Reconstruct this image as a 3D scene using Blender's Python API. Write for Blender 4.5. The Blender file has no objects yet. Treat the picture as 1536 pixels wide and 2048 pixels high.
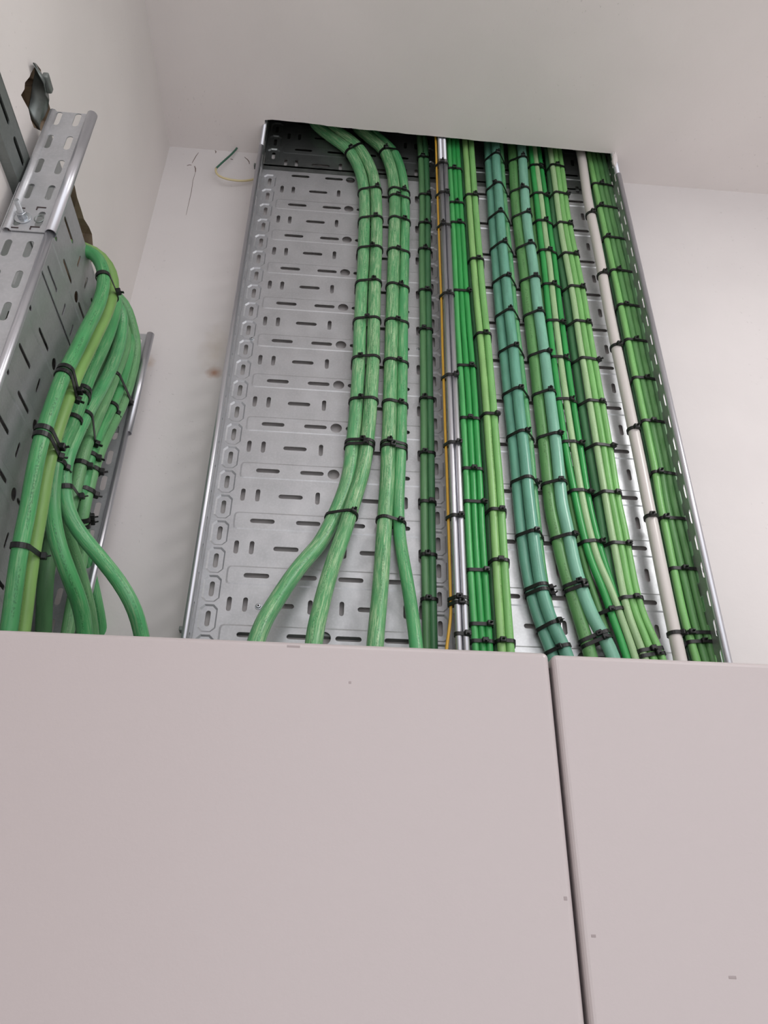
import bpy, bmesh, math, random
from mathutils import Vector, Matrix
from mathutils.geometry import delaunay_2d_cdt
random.seed(7)
C = bpy.context.scene.collection
Z0 = 3.27                                   # height of tray row zero above the floor
# ---------------------------------------------------------------- camera
YAW, PIT, ROL, F = -0.07026275718551096, 0.5418310247717328, 0.016382227091861438, 1547.158889897128
CAM = Vector((0.12238999897034039, -1.1147187471386113, -1.6422541707844414 + Z0))
_fw = Matrix.Rotation(YAW, 3, 'Z') @ Vector((0, math.cos(PIT), math.sin(PIT)))
_rt = Matrix.Rotation(YAW, 3, 'Z') @ Vector((1, 0, 0))
_up = _rt.cross(_fw)
RT = math.cos(ROL) * _rt + math.sin(ROL) * _up
UP = -math.sin(ROL) * _rt + math.cos(ROL) * _up
FW = _fw
cd = bpy.data.cameras.new('camera')
cam = bpy.data.objects.new('camera', cd)
C.objects.link(cam)
m = Matrix((RT, UP, -FW)).transposed().to_4x4()
m.translation = CAM
cam.matrix_world = m
cd.sensor_fit = 'VERTICAL'
cd.sensor_height = 24
cd.lens = F * 24 / 2048
cd.clip_start = 0.01
bpy.context.scene.camera = cam


def at(px, py, y=None, x=None, z=None):
    """point of the scene seen at a pixel, on the plane x=, y= or z= (z from row zero)"""
    d = FW + RT * ((px - 768) / F) - UP * ((py - 1024) / F)
    if y is not None: t = (y - CAM.y) / d.y
    elif x is not None: t = (x - CAM.x) / d.x
    else: t = (z + Z0 - CAM.z) / d.z
    return CAM + d * t


# ---------------------------------------------------------------- light and exposure
sc = bpy.context.scene
sc.view_settings.view_transform = 'Standard'
sc.view_settings.look = 'None'
sc.view_settings.gamma = 1
sc.view_settings.exposure = 0.06
w = bpy.data.worlds.new('world'); sc.world = w
w.use_nodes = True
w.node_tree.nodes['Background'].inputs[0].default_value = (0.985, 0.985, 1.02, 1)
w.node_tree.nodes['Background'].inputs[1].default_value = 1.62


def area(name, loc, size, power, color, rot=(0, 0, 0), size_y=None):
    l = bpy.data.lights.new(name, 'AREA')
    l.energy = power; l.color = color; l.size = size
    if size_y: l.shape = 'RECTANGLE'; l.size_y = size_y
    o = bpy.data.objects.new(name, l); C.objects.link(o)
    o.location = loc; o.rotation_euler = rot
    return o


LAMPS = [(1.35, -1.30, 19), (0.25, -2.1, 6)]
for (lx, ly, lp) in LAMPS:
    area('ceiling_lamp_light', (lx, ly, Z0 - 0.045), 0.56, lp, (1.0, 0.985, 0.975))

# ---------------------------------------------------------------- materials
def lin(c):
    return tuple((v / 255 / 12.92) if v / 255 <= .04045 else ((v / 255 + .055) / 1.055) ** 2.4 for v in c)


def newmat(name):
    m = bpy.data.materials.new(name); m.use_nodes = True
    return m, m.node_tree, m.node_tree.nodes['Principled BSDF']


def ramp(nt, src, p0, c0, p1, c1):
    r = nt.nodes.new('ShaderNodeValToRGB')
    r.color_ramp.elements[0].position = p0; r.color_ramp.elements[0].color = c0
    r.color_ramp.elements[1].position = p1; r.color_ramp.elements[1].color = c1
    nt.links.new(src, r.inputs[0]); return r.outputs[0]


def noise(nt, vec, scale, detail=3, rough=.5):
    n = nt.nodes.new('ShaderNodeTexNoise')
    n.inputs['Scale'].default_value = scale; n.inputs['Detail'].default_value = detail
    n.inputs['Roughness'].default_value = rough
    nt.links.new(vec, n.inputs['Vector']); return n.outputs['Fac']


def mix(nt, fac, a, b):
    n = nt.nodes.new('ShaderNodeMix'); n.data_type = 'RGBA'
    if isinstance(fac, (int, float)): n.inputs[0].default_value = fac
    else: nt.links.new(fac, n.inputs[0])
    for s, i in ((a, 6), (b, 7)):
        if isinstance(s, tuple): n.inputs[i].default_value = s
        else: nt.links.new(s, n.inputs[i])
    return n.outputs[2]


def mathn(nt, op, a, b=None):
    n = nt.nodes.new('ShaderNodeMath'); n.operation = op
    for i, s in enumerate((a, b)):
        if s is None: continue
        if isinstance(s, (int, float)): n.inputs[i].default_value = s
        else: nt.links.new(s, n.inputs[i])
    return n.outputs[0]


def bump(nt, b, h, strength, dist):
    n = nt.nodes.new('ShaderNodeBump')
    n.inputs['Strength'].default_value = strength; n.inputs['Distance'].default_value = dist
    nt.links.new(h, n.inputs['Height']); nt.links.new(n.outputs[0], b.inputs['Normal'])


def objco(nt, scale=(1, 1, 1)):
    t = nt.nodes.new('ShaderNodeTexCoord'); mp = nt.nodes.new('ShaderNodeMapping')
    mp.inputs['Scale'].default_value = scale
    nt.links.new(t.outputs['Object'], mp.inputs[0]); return mp.outputs[0]


def plaster(name, col, stains=()):
    m, nt, b = newmat(name)
    v = objco(nt)
    c = lin(col) + (1,)
    c2 = tuple(x * .94 for x in c[:3]) + (1,)
    base = mix(nt, ramp(nt, noise(nt, v, 3.5, 4), .35, (0, 0, 0, 1), .65, (1, 1, 1, 1)), c, c2)
    # small dark pits
    pit = ramp(nt, noise(nt, v, 150, 2), .27, (1, 1, 1, 1), .31, (0, 0, 0, 1))
    zone = ramp(nt, noise(nt, v, 4.5, 3), .5, (0, 0, 0, 1), .62, (1, 1, 1, 1))
    pm = mathn(nt, 'MULTIPLY', pit, zone)
    base = mix(nt, mathn(nt, 'MULTIPLY', pm, .35), base, tuple(x * .6 for x in c[:3]) + (1,))
    for (p, rx, rz, sc_, amt) in stains:
        vm = nt.nodes.new('ShaderNodeVectorMath'); vm.operation = 'SUBTRACT'
        nt.links.new(v, vm.inputs[0]); vm.inputs[1].default_value = p
        v2 = nt.nodes.new('ShaderNodeVectorMath'); v2.operation = 'MULTIPLY'
        nt.links.new(vm.outputs[0], v2.inputs[0]); v2.inputs[1].default_value = (1 / rx, 1 / rx, 1 / rz)
        ln = nt.nodes.new('ShaderNodeVectorMath'); ln.operation = 'LENGTH'
        nt.links.new(v2.outputs[0], ln.inputs[0])
        d = mathn(nt, 'ADD', ln.outputs['Value'], mathn(nt, 'MULTIPLY', noise(nt, v, 60, 3), .6))
        f = ramp(nt, d, .3, (amt,) * 3 + (1,), 1.25, (0, 0, 0, 1))
        base = mix(nt, f, base, lin(sc_) + (1,))
    nt.links.new(base, b.inputs['Base Color'])
    b.inputs['Roughness'].default_value = .85
    h = mathn(nt, 'ADD', mathn(nt, 'MULTIPLY', noise(nt, v, 60, 4), .5), mathn(nt, 'MULTIPLY', pm, -.8))
    bump(nt, b, h, .35, .002)
    return m


def galvanised(name, col=(180, 181, 184), rough=.44, metal=.62):
    m, nt, b = newmat(name)
    v = objco(nt)
    c = lin(col)
    n1 = ramp(nt, noise(nt, v, 22, 4), .3, (0, 0, 0, 1), .7, (1, 1, 1, 1))
    base = mix(nt, n1, tuple(x * .90 for x in c) + (1,), tuple(min(1, x * 1.08) for x in c) + (1,))
    n2 = ramp(nt, noise(nt, v, 260, 2), .45, (0, 0, 0, 1), .75, (.35, .35, .35, 1))
    base = mix(nt, n2, base, tuple(min(1, x * 1.25) for x in c) + (1,))
    nt.links.new(base, b.inputs['Base Color'])
    b.inputs['Metallic'].default_value = metal
    r = ramp(nt, noise(nt, v, 40, 3), .3, (rough - .06,) * 3 + (1,), .7, (rough + .08,) * 3 + (1,))
    nt.links.new(r, b.inputs['Roughness'])
    return m


def smooth_metal(name, col, rough, metal):
    m, nt, b = newmat(name)
    v = objco(nt, (30, 30, 1.5)); c = lin(col)
    base = mix(nt, noise(nt, v, 4, 3), tuple(x * .9 for x in c) + (1,), tuple(min(1, x * 1.06) for x in c) + (1,))
    nt.links.new(base, b.inputs['Base Color']); b.inputs['Metallic'].default_value = metal
    b.inputs['Roughness'].default_value = rough
    return m


def cable_mat(name, col, chalk=0.0, prt=.5, rough=.38, chalkcol=(176, 205, 160)):
    m, nt, b = newmat(name)
    uv = nt.nodes.new('ShaderNodeUVMap')
    mp = nt.nodes.new('ShaderNodeMapping'); mp.inputs['Scale'].default_value = (3.0, 9.0, 1)
    nt.links.new(uv.outputs[0], mp.inputs[0])
    oi = nt.nodes.new('ShaderNodeObjectInfo')
    add = nt.nodes.new('ShaderNodeVectorMath'); add.operation = 'ADD'
    cmb = nt.nodes.new('ShaderNodeCombineXYZ')
    nt.links.new(mathn(nt, 'MULTIPLY', oi.outputs['Random'], 37.0), cmb.inputs[0])
    nt.links.new(mathn(nt, 'MULTIPLY', oi.outputs['Random'], 91.0), cmb.inputs[1])
    nt.links.new(mp.outputs[0], add.inputs[0]); nt.links.new(cmb.outputs[0], add.inputs[1])
    v = add.outputs[0]
    g_ = sum(col) / 3
    c = lin(tuple(min(235, (x * .76 + g_ * .24) * 1.06) for x in col))
    base = mix(nt, ramp(nt, noise(nt, v, 1.6, 4), .35, (0, 0, 0, 1), .68, (1, 1, 1, 1)),
               tuple(x * .86 for x in c) + (1,), tuple(min(1, x * 1.12) for x in c) + (1,))
    if chalk > 0:
        mp2 = nt.nodes.new('ShaderNodeMapping'); mp2.inputs['Scale'].default_value = (3.6, .75, 1)
        nt.links.new(v, mp2.inputs[0])
        s = noise(nt, mp2.outputs[0], 3.2, 7, .78)
        zone = ramp(nt, noise(nt, v, .9, 2), .46 - .22 * chalk, (.12, .12, .12, 1), .62 - .12 * chalk, (1, 1, 1, 1))
        fc = mathn(nt, 'MULTIPLY', ramp(nt, s, .47, (0, 0, 0, 1), .60, (min(1, 1.05 * chalk),) * 3 + (1,)), zone)
        base = mix(nt, fc, base, lin(chalkcol) + (1,))
    # faint line of printed characters along the sheath
    sep = nt.nodes.new('ShaderNodeSeparateXYZ'); nt.links.new(uv.outputs[0], sep.inputs[0])
    fr_ = mathn(nt, 'FRACT', mathn(nt, 'ADD', sep.outputs[0], .5))
    d = mathn(nt, 'ABSOLUTE', mathn(nt, 'SUBTRACT', fr_, mathn(nt, 'ADD', mathn(nt, 'MULTIPLY', oi.outputs['Random'], .16), .38)))
    band = mathn(nt, 'LESS_THAN', d, .034)
    mp3 = nt.nodes.new('ShaderNodeMapping'); mp3.inputs['Scale'].default_value = (42, 270, 1)
    nt.links.new(uv.outputs[0], mp3.inputs[0])
    ch = mathn(nt, 'GREATER_THAN', noise(nt, mp3.outputs[0], 1.0, 1), .53)
    word = mathn(nt, 'GREATER_THAN', noise(nt, v, 2.2, 1), .47)
    f = mathn(nt, 'MULTIPLY', mathn(nt, 'MULTIPLY', mathn(nt, 'MULTIPLY', band, ch), word), prt)
    base = mix(nt, f, base, tuple(x * .35 for x in c) + (1,))
    nt.links.new(base, b.inputs['Base Color'])
    b.inputs['Roughness'].default_value = rough
    bump(nt, b, noise(nt, v, 7, 3), .12, .001)
    return m


def plain(name, col, rough=.5, metal=0.0, nscale=40, amt=.12, bmp=0):
    m, nt, b = newmat(name)
    v = objco(nt); c = lin(col)
    n = noise(nt, v, nscale, 3)
    base = mix(nt, n, tuple(x * (1 - amt) for x in c) + (1,), tuple(min(1, x * (1 + amt)) for x in c) + (1,))
    nt.links.new(base, b.inputs['Base Color'])
    b.inputs['Roughness'].default_value = rough; b.inputs['Metallic'].default_value = metal
    if bmp: bump(nt, b, noise(nt, v, bmp, 2), .10, .0006)
    return m


stain1 = at(428, 745, y=.015); stain2 = at(300, 725, y=.015); stain3 = at(432, 700, y=.015)
M = {
    'wall_back': plaster('plaster_back_wall', (215, 210, 209), stains=(
        (tuple(stain1), .026, .024, (156, 104, 72), .9), (tuple(stain2), .016, .03, (190, 168, 150), .6),
        (tuple(stain3), .05, .11, (190, 178, 164), .5))),
    'wall': plaster('plaster_wall', (222, 217, 214)),
    'ceiling': plaster('plaster_ceiling', (228, 222, 220)),
    'raw': plain('raw_plaster', (150, 132, 112), .95, 0, 60, .35, 90),
    'crack': plain('crack_shadowed_filler', (112, 96, 88), .95),
    'tray': galvanised('galvanised_sheet'),
    'tray_r': galvanised('galvanised_sheet_smooth', (192, 194, 196), .42, .74),
    'tray_shaded': galvanised('galvanised_sheet_shaded', (146, 150, 149), .36, .85),  # upper lengths: soffit shade and dark riser reflection put into the sheet colour
    'lip': smooth_metal('galvanised_rolled_edge', (200, 201, 207), .33, .85),
    'conduit': galvanised('steel_conduit_metal', (188, 190, 206), .30, .9),
    'zinc': galvanised('zinc_plated_steel', (190, 195, 200), .3, .9),
    'strut': galvanised('strut_metal', (128, 134, 132), .45, .75),
    'black': plain('black_nylon', (17, 18, 18), .42, 0, 60, .1),
    'cab': plain('light_grey_enamel', (177, 168, 168), .33, 0, 5, .012, 420),
    'cabside': plain('cabinet_body_enamel', (180, 172, 170), .45, 0, 5, .02),
    'scuff': plain('grey_scuff', (150, 140, 140), .6),
    'rubber': plain('dark_gasket', (60, 48, 48), .7),
    'floor': plain('floor_vinyl', (214, 210, 206), .5, 0, 6, .05),
    'white_pipe': plain('white_plastic_pipe', (206, 200, 196), .25, 0, 8, .04),
    'wire_y': plain('yellow_wire_sheath', (204, 158, 56), .45),
    'wire_cream': plain('earth_wire_yellow', (206, 192, 150), .5),
    'wire_green': plain('earth_wire_green', (52, 98, 78), .5),
    'shade': plain('riser_shade_board', (46, 46, 44), .9),  # shade inside the riser put into the colour of its walls and cap
    'g_scuff': cable_mat('green_cable_scuffed', (74, 164, 96), .80, .45),
    'g_scuff2': cable_mat('green_cable_very_scuffed', (74, 160, 92), .95, .4),
    'g_mid': cable_mat('green_cable_medium', (62, 164, 92), .55, .4),
    'g_left': cable_mat('green_cable_wall_tray', (56, 158, 82), .36, .55, .4),
    'g_left2': cable_mat('green_cable_wall_tray_dull', (84, 156, 90), .35, .35, .45),
    'g_yel': cable_mat('yellow_green_cable', (116, 168, 74), .10, .25, .38, (170, 190, 130)),
    'g_dark': cable_mat('dark_green_cable', (78, 136, 80), .06, .1),
    'g_deep': cable_mat('deep_green_cable', (58, 124, 74), .06, .1),
    'g_bright': cable_mat('bright_green_cable', (36, 162, 68), .0, .12, .3),
    'g_bright2': cable_mat('bright_green_cable_light', (62, 176, 84), .0, .12, .3),
    'g_light': cable_mat('light_green_cable', (128, 188, 98), .08, .75, .35, (160, 200, 130)),
    'g_light2': cable_mat('light_green_cable_second', (112, 186, 92), .05, .25, .35),
    'g_pale': cable_mat('pale_green_cable', (150, 190, 130), .1, .3, .35),
    'g_olive': cable_mat('grass_green_cable', (84, 150, 76), .06, .5, .38),
    'teal': cable_mat('teal_green_cable', (88, 162, 134), .10, .1, .26, (150, 200, 170)),
    'teal2': cable_mat('pale_teal_cable', (108, 178, 148), .12, .1, .26, (150, 205, 180)),
}

# ---------------------------------------------------------------- mesh helpers
def link(name, me, mat=None, parent=None, loc=None):
    o = bpy.data.objects.new(name, me); C.objects.link(o)
    if mat is not None and me is not None and not me.materials: me.materials.append(mat)
    if parent is not None: o.parent = parent
    if loc is not None: o.location = loc
    return o


def tag(o, label=None, cat=None, group=None, kind=None):
    if label: o['label'] = label
    if cat: o['category'] = cat
    if group: o['group'] = group
    if kind: o['kind'] = kind
    return o


def empty(name, loc, label=None, cat=None, group=None):
    o = bpy.data.objects.new(name, None); C.objects.link(o); o.location = loc
    o.empty_display_size = .02
    return tag(o, label, cat, group)


def mesh(name, vs, fs, smooth=False):
    me = bpy.data.meshes.new(name); me.from_pydata([tuple(v) for v in vs], [], fs); me.update()
    if smooth: me.polygons.foreach_set('use_smooth', [True] * len(me.polygons))
    return me


def box_data(lo, hi):
    x0, y0, z0 = lo; x1, y1, z1 = hi
    v = [(x0, y0, z0), (x1, y0, z0), (x1, y1, z0), (x0, y1, z0), (x0, y0, z1), (x1, y0, z1), (x1, y1, z1), (x0, y1, z1)]
    f = [(0, 3, 2, 1), (4, 5, 6, 7), (0, 1, 5, 4), (1, 2, 6, 5), (2, 3, 7, 6), (3, 0, 4, 7)]
    return v, f


class MB:
    def __init__(s): s.v = []; s.f = []
    def add(s, v, f):
        n = len(s.v); s.v += [tuple(p) for p in v]; s.f += [tuple(i + n for i in q) for q in f]
    def box(s, lo, hi): s.add(*box_data(lo, hi))
    def cyl(s, a, b, r, n=14, r2=None):
        a, b = Vector(a), Vector(b); d = (b - a).normalized(); r2 = r if r2 is None else r2
        e = Vector((0, 0, 1)) if abs(d.z) < .9 else Vector((1, 0, 0))
        u = d.cross(e).normalized(); w_ = d.cross(u)
        v = []
        for p, rr in ((a, r), (b, r2)):
            for i in range(n):
                t = 2 * math.pi * i / n; v.append(p + u * math.cos(t) * rr + w_ * math.sin(t) * rr)
        f = [(i, (i + 1) % n, n + (i + 1) % n, n + i) for i in range(n)] + [tuple(range(n))[::-1], tuple(range(n, 2 * n))]
        s.add(v, f)
    def build(s, name, mat, parent=None, bevel=0, smooth=False, seg=2):
        me = mesh(name, s.v, s.f, smooth)
        o = link(name, me, mat, parent)
        if bevel:
            b = o.modifiers.new('bevel', 'BEVEL'); b.width = bevel; b.segments = seg; b.limit_method = 'ANGLE'
            b.harden_normals = False
        return o


def catmull(pts, step=.02):
    P = [Vector(p) for p in pts]
    P = [P[0] * 2 - P[1]] + P + [P[-1] * 2 - P[-2]]
    out = []
    for i in range(1, len(P) - 2):
        a, b, c, d = P[i - 1:i + 3]
        n = max(1, int(math.ceil((c - b).length / step)))
        for k in range(n):
            t = k / n
            out.append(.5 * ((2 * b) + (c - a) * t + (2 * a - 5 * b + 4 * c - d) * t * t + (3 * b - a - 3 * c + d) * t ** 3))
    out.append(P[-2]); return out


def smooth_path(p, it=2):
    for _ in range(it):
        p = [p[0]] + [(p[i - 1] + p[i] * 2 + p[i + 1]) / 4 for i in range(1, len(p) - 1)] + [p[-1]]
    return p


def tube_mesh(name, path, r, n=16, cap=True):
    vs, fs, uvs = [], [], []
    L = 0
    ref = Vector((0, -1, 0))
    for i, p in enumerate(path):
        t = (path[min(i + 1, len(path) - 1)] - path[max(i - 1, 0)]).normalized()
        if i: L += (p - path[i - 1]).length
        a = (ref - t * ref.dot(t))
        a = a.normalized() if a.length > 1e-4 else Vector((1, 0, 0))
        b = t.cross(a)
        rr = r[i] if isinstance(r, list) else r
        for k in range(n):
            th = 2 * math.pi * k / n
            vs.append(p + a * math.cos(th) * rr + b * math.sin(th) * rr)
        uvs.append(L)
    for i in range(len(path) - 1):
        for k in range(n):
            fs.append((i * n + k, i * n + (k + 1) % n, (i + 1) * n + (k + 1) % n, (i + 1) * n + k))
    side = len(fs)
    if cap:
        fs.append(tuple(range(n - 1, -1, -1))); fs.append(tuple(range((len(path) - 1) * n, len(path) * n)))
    me = mesh(name, vs, fs, True)
    ul = me.uv_layers.new(name='UVMap').data
    li = 0
    for fi, f in enumerate(fs):
        i, k = divmod(fi, n)
        if fi < side:
            for (di, dk) in ((0, 0), (0, 1), (1, 1), (1, 0)):
                ul[li].uv = ((k + dk) / n, uvs[i + di]); li += 1
        else:
            for _ in f: ul[li].uv = (0, 0); li += 1
    return me


# ---------------------------------------------------------------- perforated sheets
def stadium(cu, cv, hl, hw, along='u', n=5):
    """slot outline; hl half length, hw half width"""
    pts = []
    for s, base in ((1, -90), (-1, 90)):
        for i in range(n + 1):
            t = math.radians(base + 180 * i / n)
            a, b = s * 0 + (hl - hw) * s + hw * math.cos(t), hw * math.sin(t)
            pts.append((cu + a, cv + b) if along == 'u' else (cu - b, cv + a))
    return pts


def circle(cu, cv, r, n=18):
    return [(cu + r * math.cos(2 * math.pi * i / n), cv + r * math.sin(2 * math.pi * i / n)) for i in range(n)]


def inside(poly, x, y):
    c = False; n = len(poly); j = n - 1
    for i in range(n):
        xi, yi = poly[i]; xj, yj = poly[j]
        if (yi > y) != (yj > y) and x < (xj - xi) * (y - yi) / (yj - yi) + xi: c = not c
        j = i
    return c


def sheet(rect, holes, embosses, fn, outline=None):
    """triangulated sheet; embosses = (outer, inner, height); fn(u, v, h) -> 3D point"""
    u0, u1, v0, v1 = rect
    vs, es = [], []
    def loop(p):
        n = len(vs); vs.extend(Vector(q) for q in p)
        es.extend((n + i, n + (i + 1) % len(p)) for i in range(len(p)))
    loop(outline or [(u0, v0), (u1, v0), (u1, v1), (u0, v1)])
    for h in holes: loop(h)
    for (o_, i_, hh) in embosses: loop(o_); loop(i_)
    V, E, Fc, _, _, _ = delaunay_2d_cdt(vs, es, [], 0, 1e-6)
    hb = [(min(p[0] for p in h), max(p[0] for p in h), min(p[1] for p in h), max(p[1] for p in h), h) for h in holes]
    hb.sort(key=lambda a: a[2])
    eb = [(min(p[0] for p in i_), max(p[0] for p in i_), min(p[1] for p in i_), max(p[1] for p in i_), i_, hh) for (o_, i_, hh) in embosses]
    keep = []
    for f in Fc:
        cx = sum(V[i].x for i in f) / len(f); cy = sum(V[i].y for i in f) / len(f)
        ok = True
        for (a, b, c, d, h) in hb:
            if a < cx < b and c < cy < d and inside(h, cx, cy): ok = False; break
        if ok and outline and not inside(outline, cx, cy): ok = False
        if ok: keep.append(tuple(f))
    pts = []
    for p in V:
        h = 0
        for (a, b, c, d, poly, hh) in eb:
            if a - 1e-5 <= p.x <= b + 1e-5 and c - 1e-5 <= p.y <= d + 1e-5:
                gx, gy = (a + b) / 2, (c + d) / 2
                if inside(poly, p.x + (gx - p.x) * 1e-3, p.y + (gy - p.y) * 1e-3): h = hh; break
        pts.append(fn(p.x, p.y, h))
    # drop loose vertices
    used = sorted({i for f in keep for i in f}); rm = {a: b for b, a in enumerate(used)}
    return [pts[i] for i in used], [tuple(rm[i] for i in f) for f in keep]


def orient(me, nrm):
    """make sheet normals agree with nrm"""
    bm = bmesh.new(); bm.from_mesh(me)
    for f in bm.faces:
        if f.normal.dot(nrm) < 0: f.normal_flip()
    bm.to_mesh(me); bm.free()


EMB = [.0006]
HW = .1985     # half width of a tray
DEP = .055     # height of its side rails


def tray_holes(zA, v0, v1, per=.1, bshift=.05, circles=True):
    H, EM = [], []
    k0 = int(math.floor((zA - v1) / per)) - 1; k1 = int(math.ceil((zA - v0) / per)) + 1
    for k in range(k0, k1 + 1):
        vA = zA - per * k; vB = vA - bshift
        if v0 + .012 < vA < v1 - .012:
            for s in (1, -1):
                H.append(stadium(s * .1125, vA, .0202, .0041)); H.append(stadium(s * .0371, vA, .0202, .0041))
            H.append(circle(0, vA, .0103))
        if v0 + .018 < vA < v1 - .018:
            def rr(hu, hv, c):
                return [(-hu + c, vA - hv), (hu - c, vA - hv), (hu - c * .3, vA - hv + c * .3), (hu, vA - hv + c), (hu, vA + hv - c), (hu - c * .3, vA + hv - c * .3),
                        (hu - c, vA + hv), (-hu + c, vA + hv), (-hu + c * .3, vA + hv - c * .3), (-hu, vA + hv - c), (-hu, vA - hv + c), (-hu + c * .3, vA - hv + c * .3)]
            EM.append((rr(.160, .0165, .006), rr(.1570, .0140, .005), EMB[0]))
        if v0 + .012 < vB < v1 - .012:
            for s in (1, -1):
                H.append(stadium(s * .0699, vB, .0204, .0041))
                for u in (.0246, .1251, .1498): H.append(stadium(s * u, vB, .0122, .0037, 'v'))
        for vo in (vA - bshift * .5, vB - (per - bshift) * .5):
            if v0 + .024 < vo < v1 - .024:
                for s in (1, -1):
                    H.append(stadium(s * .1795, vo, .0130, .0038, 'v'))
                    def oc(a, b, c, s=s, vo=vo):
                        return [(s * .1795 + x, vo + y) for x, y in ((-a + c, -b), (a - c, -b), (a, -b + c), (a, b - c), (a - c, b), (-a + c, b), (-a, b - c), (-a, -b + c))]
                    EM.append((oc(.0140, .0230, .007), oc(.0115, .0203, .006), -.0022))
                    EM.append((oc(.0072, .0150, .0035), oc(.0055, .0130, .0025), .0))
    EM2 = []
    for e in EM:
        if e[2] == 0: continue
        EM2.append(e)
    return H, EM2


def rail_holes(v0, v1, off=0.0, cols=(.022, .0440)):
    H = []
    n = int((v1 - v0) / .05) + 2
    base = math.floor(v0 / .05) * .05 + off
    for i in range(n + 1):
        for w_ in cols:
            v = base + i * .05
            if v0 + .0148 < v < v1 - .0148: H.append(stadium(w_, v, .0142, .0042, 'v'))
    return H


def make_tray(root, org, U, Wd, v0, v1, zA, matb, mat_lip, hwl=HW, hwr=HW, proud=0.0, per=.1, bshift=.05, lip_r=.0042, lip_rr=None,
              railoff=0.0, cols=(.022, .0440), rails=(True, True), rv=None, custom=None, slide=0.0, bead=False):
    """org: centre of the base line at v=0; U across, Wd outwards (open side), v = height from row zero"""
    org, U, Wd = Vector(org), Vector(U), Vector(Wd)
    Zv = Vector((0, 0, 1))
    P = lambda u, v, h: org + U * u + Zv * v + Wd * (h + proud)
    if custom: H, EM = custom
    else: H, EM = tray_holes(zA, v0, v1, per, bshift)
    k = 1.0
    v, f = sheet((-hwl, hwr, v0, v1), H, EM, P)
    me = mesh('base_panel', v, f); orient(me, Wd)
    b = link('base_panel', me, matb, root)
    s = b.modifiers.new('thickness', 'SOLIDIFY'); s.thickness = .0012; s.offset = -1
    for side, (sg, hw) in enumerate(((-1, hwl), (1, hwr))):
        if not rails[side]: continue
        a0, a1 = (rv[side] if rv else (v0, v1))
        hh = rail_holes(a0, a1, railoff, cols)
        uu = sg * (hw + slide)
        if bead:
            prof = lambda w_: 0
        v, f = sheet((.0015 if not bead else .011, DEP - .003, a0, a1), hh, [], lambda w_, vv, h: org + U * uu + Zv * vv + Wd * (w_ + proud))
        me = mesh('side_rail', v, f); orient(me, U * -sg)
        r = link('side_rail', me, matb, root)
        s = r.modifiers.new('thickness', 'SOLIDIFY'); s.thickness = .0012; s.offset = -1
        # rolled lip: an open tube profile folded outwards and back
        lr = (lip_r[0] if isinstance(lip_r, tuple) else lip_r) if side == 0 or lip_rr is None else lip_rr
        prof = []
        for i in range(21):
            t = math.radians(255 - 335 * i / 20)
            prof.append((uu + sg * lr * math.cos(t), DEP + .002 + lr * math.sin(t)))
        if bead:
            prof2 = [(uu + sg * a, b_) for a, b_ in ((-.0, .0012), (.0035, .003), (.0045, .006), (.0038, .009), (.0, .0112), (-.001, .011))]
        n = 2
        for pi, pr in enumerate([prof] + ([prof2] if bead else [])):
            vs, fs = [], []
            zs = (a0, a1)
            for (u_, w_) in pr:
                for z_ in zs: vs.append(org + U * u_ + Zv * z_ + Wd * (w_ + proud))
            for i in range(len(pr) - 1): fs.append((2 * i, 2 * i + 1, 2 * i + 3, 2 * i + 2))
            me = mesh('rolled_lip' if pi == 0 else 'pressed_bead', vs, fs, True)
            o = link('rolled_lip' if pi == 0 else 'pressed_bead', me, mat_lip if pi == 0 else matb, root)
            s = o.modifiers.new('thickness', 'SOLIDIFY'); s.thickness = .001; s.offset = 0
    return root


# ================================================================ SETTING
WX = -.3065      # left wall
WY = .015        # back wall
CZ = -.0088      # ceiling underside, from row zero
# back wall
b = MB(); b.box((WX - .3, WY, 0), (3.2, WY + .2, Z0 + .7))
o = b.build('wall_back', M['wall_back']); tag(o, kind='structure')
# left wall with two broken openings
W2 = lambda px, py: at(px, py, x=WX)
def yz(l): return [(p.y, p.z - Z0) for p in (W2(*q) for q in l)]
hole1 = yz([(73, 128), (82, 140), (84, 158), (96, 165), (92, 180), (95, 196), (106, 240), (96, 262), (82, 262), (68, 255), (62, 240), (57, 218), (47, 200), (42, 190), (49, 178), (50, 165), (59, 154), (62, 146)])
hole2 = yz([(100, 322), (122, 336), (137, 344), (143, 353), (150, 374), (154, 394), (162, 418), (168, 438), (178, 454), (184, 468), (186, 492), (188, 505)])
hole2 += [(-.19, -.66), (-.21, -.80), (-.42, -.80), (-.43, -.70)]
outl = [(-3.1, -Z0), (WY, -Z0), (WY, .3), (-3.1, .3)]
v, f = sheet((-3.1, WY, -Z0, .3), [hole1, hole2], [], lambda a, c, h: Vector((WX, a, c + Z0)))
me = mesh('wall_left', v, f); orient(me, Vector((1, 0, 0)))
wl = link('wall_left', me, M['wall']); tag(wl, kind='structure')
for hl, dep in ((hole1, .06), (hole2, .12)):
    n = len(hl); vs = []
    for d_, jit in ((0, 0), (-.012, .004), (-.03, .006), (-dep, .004)):
        for (a, c) in hl:
            vs.append((WX + d_, a + random.uniform(-jit, jit), c + Z0 + random.uniform(-jit, jit) * .6))
    fs = []
    for r in range(3):
        for i in range(n): fs.append((r * n + i, r * n + (i + 1) % n, (r + 1) * n + (i + 1) % n, (r + 1) * n + i))
    fs.append(tuple(3 * n + i for i in range(n)))
    link('broken_recess', mesh('broken_recess', vs, fs), M['raw'], wl)
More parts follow.
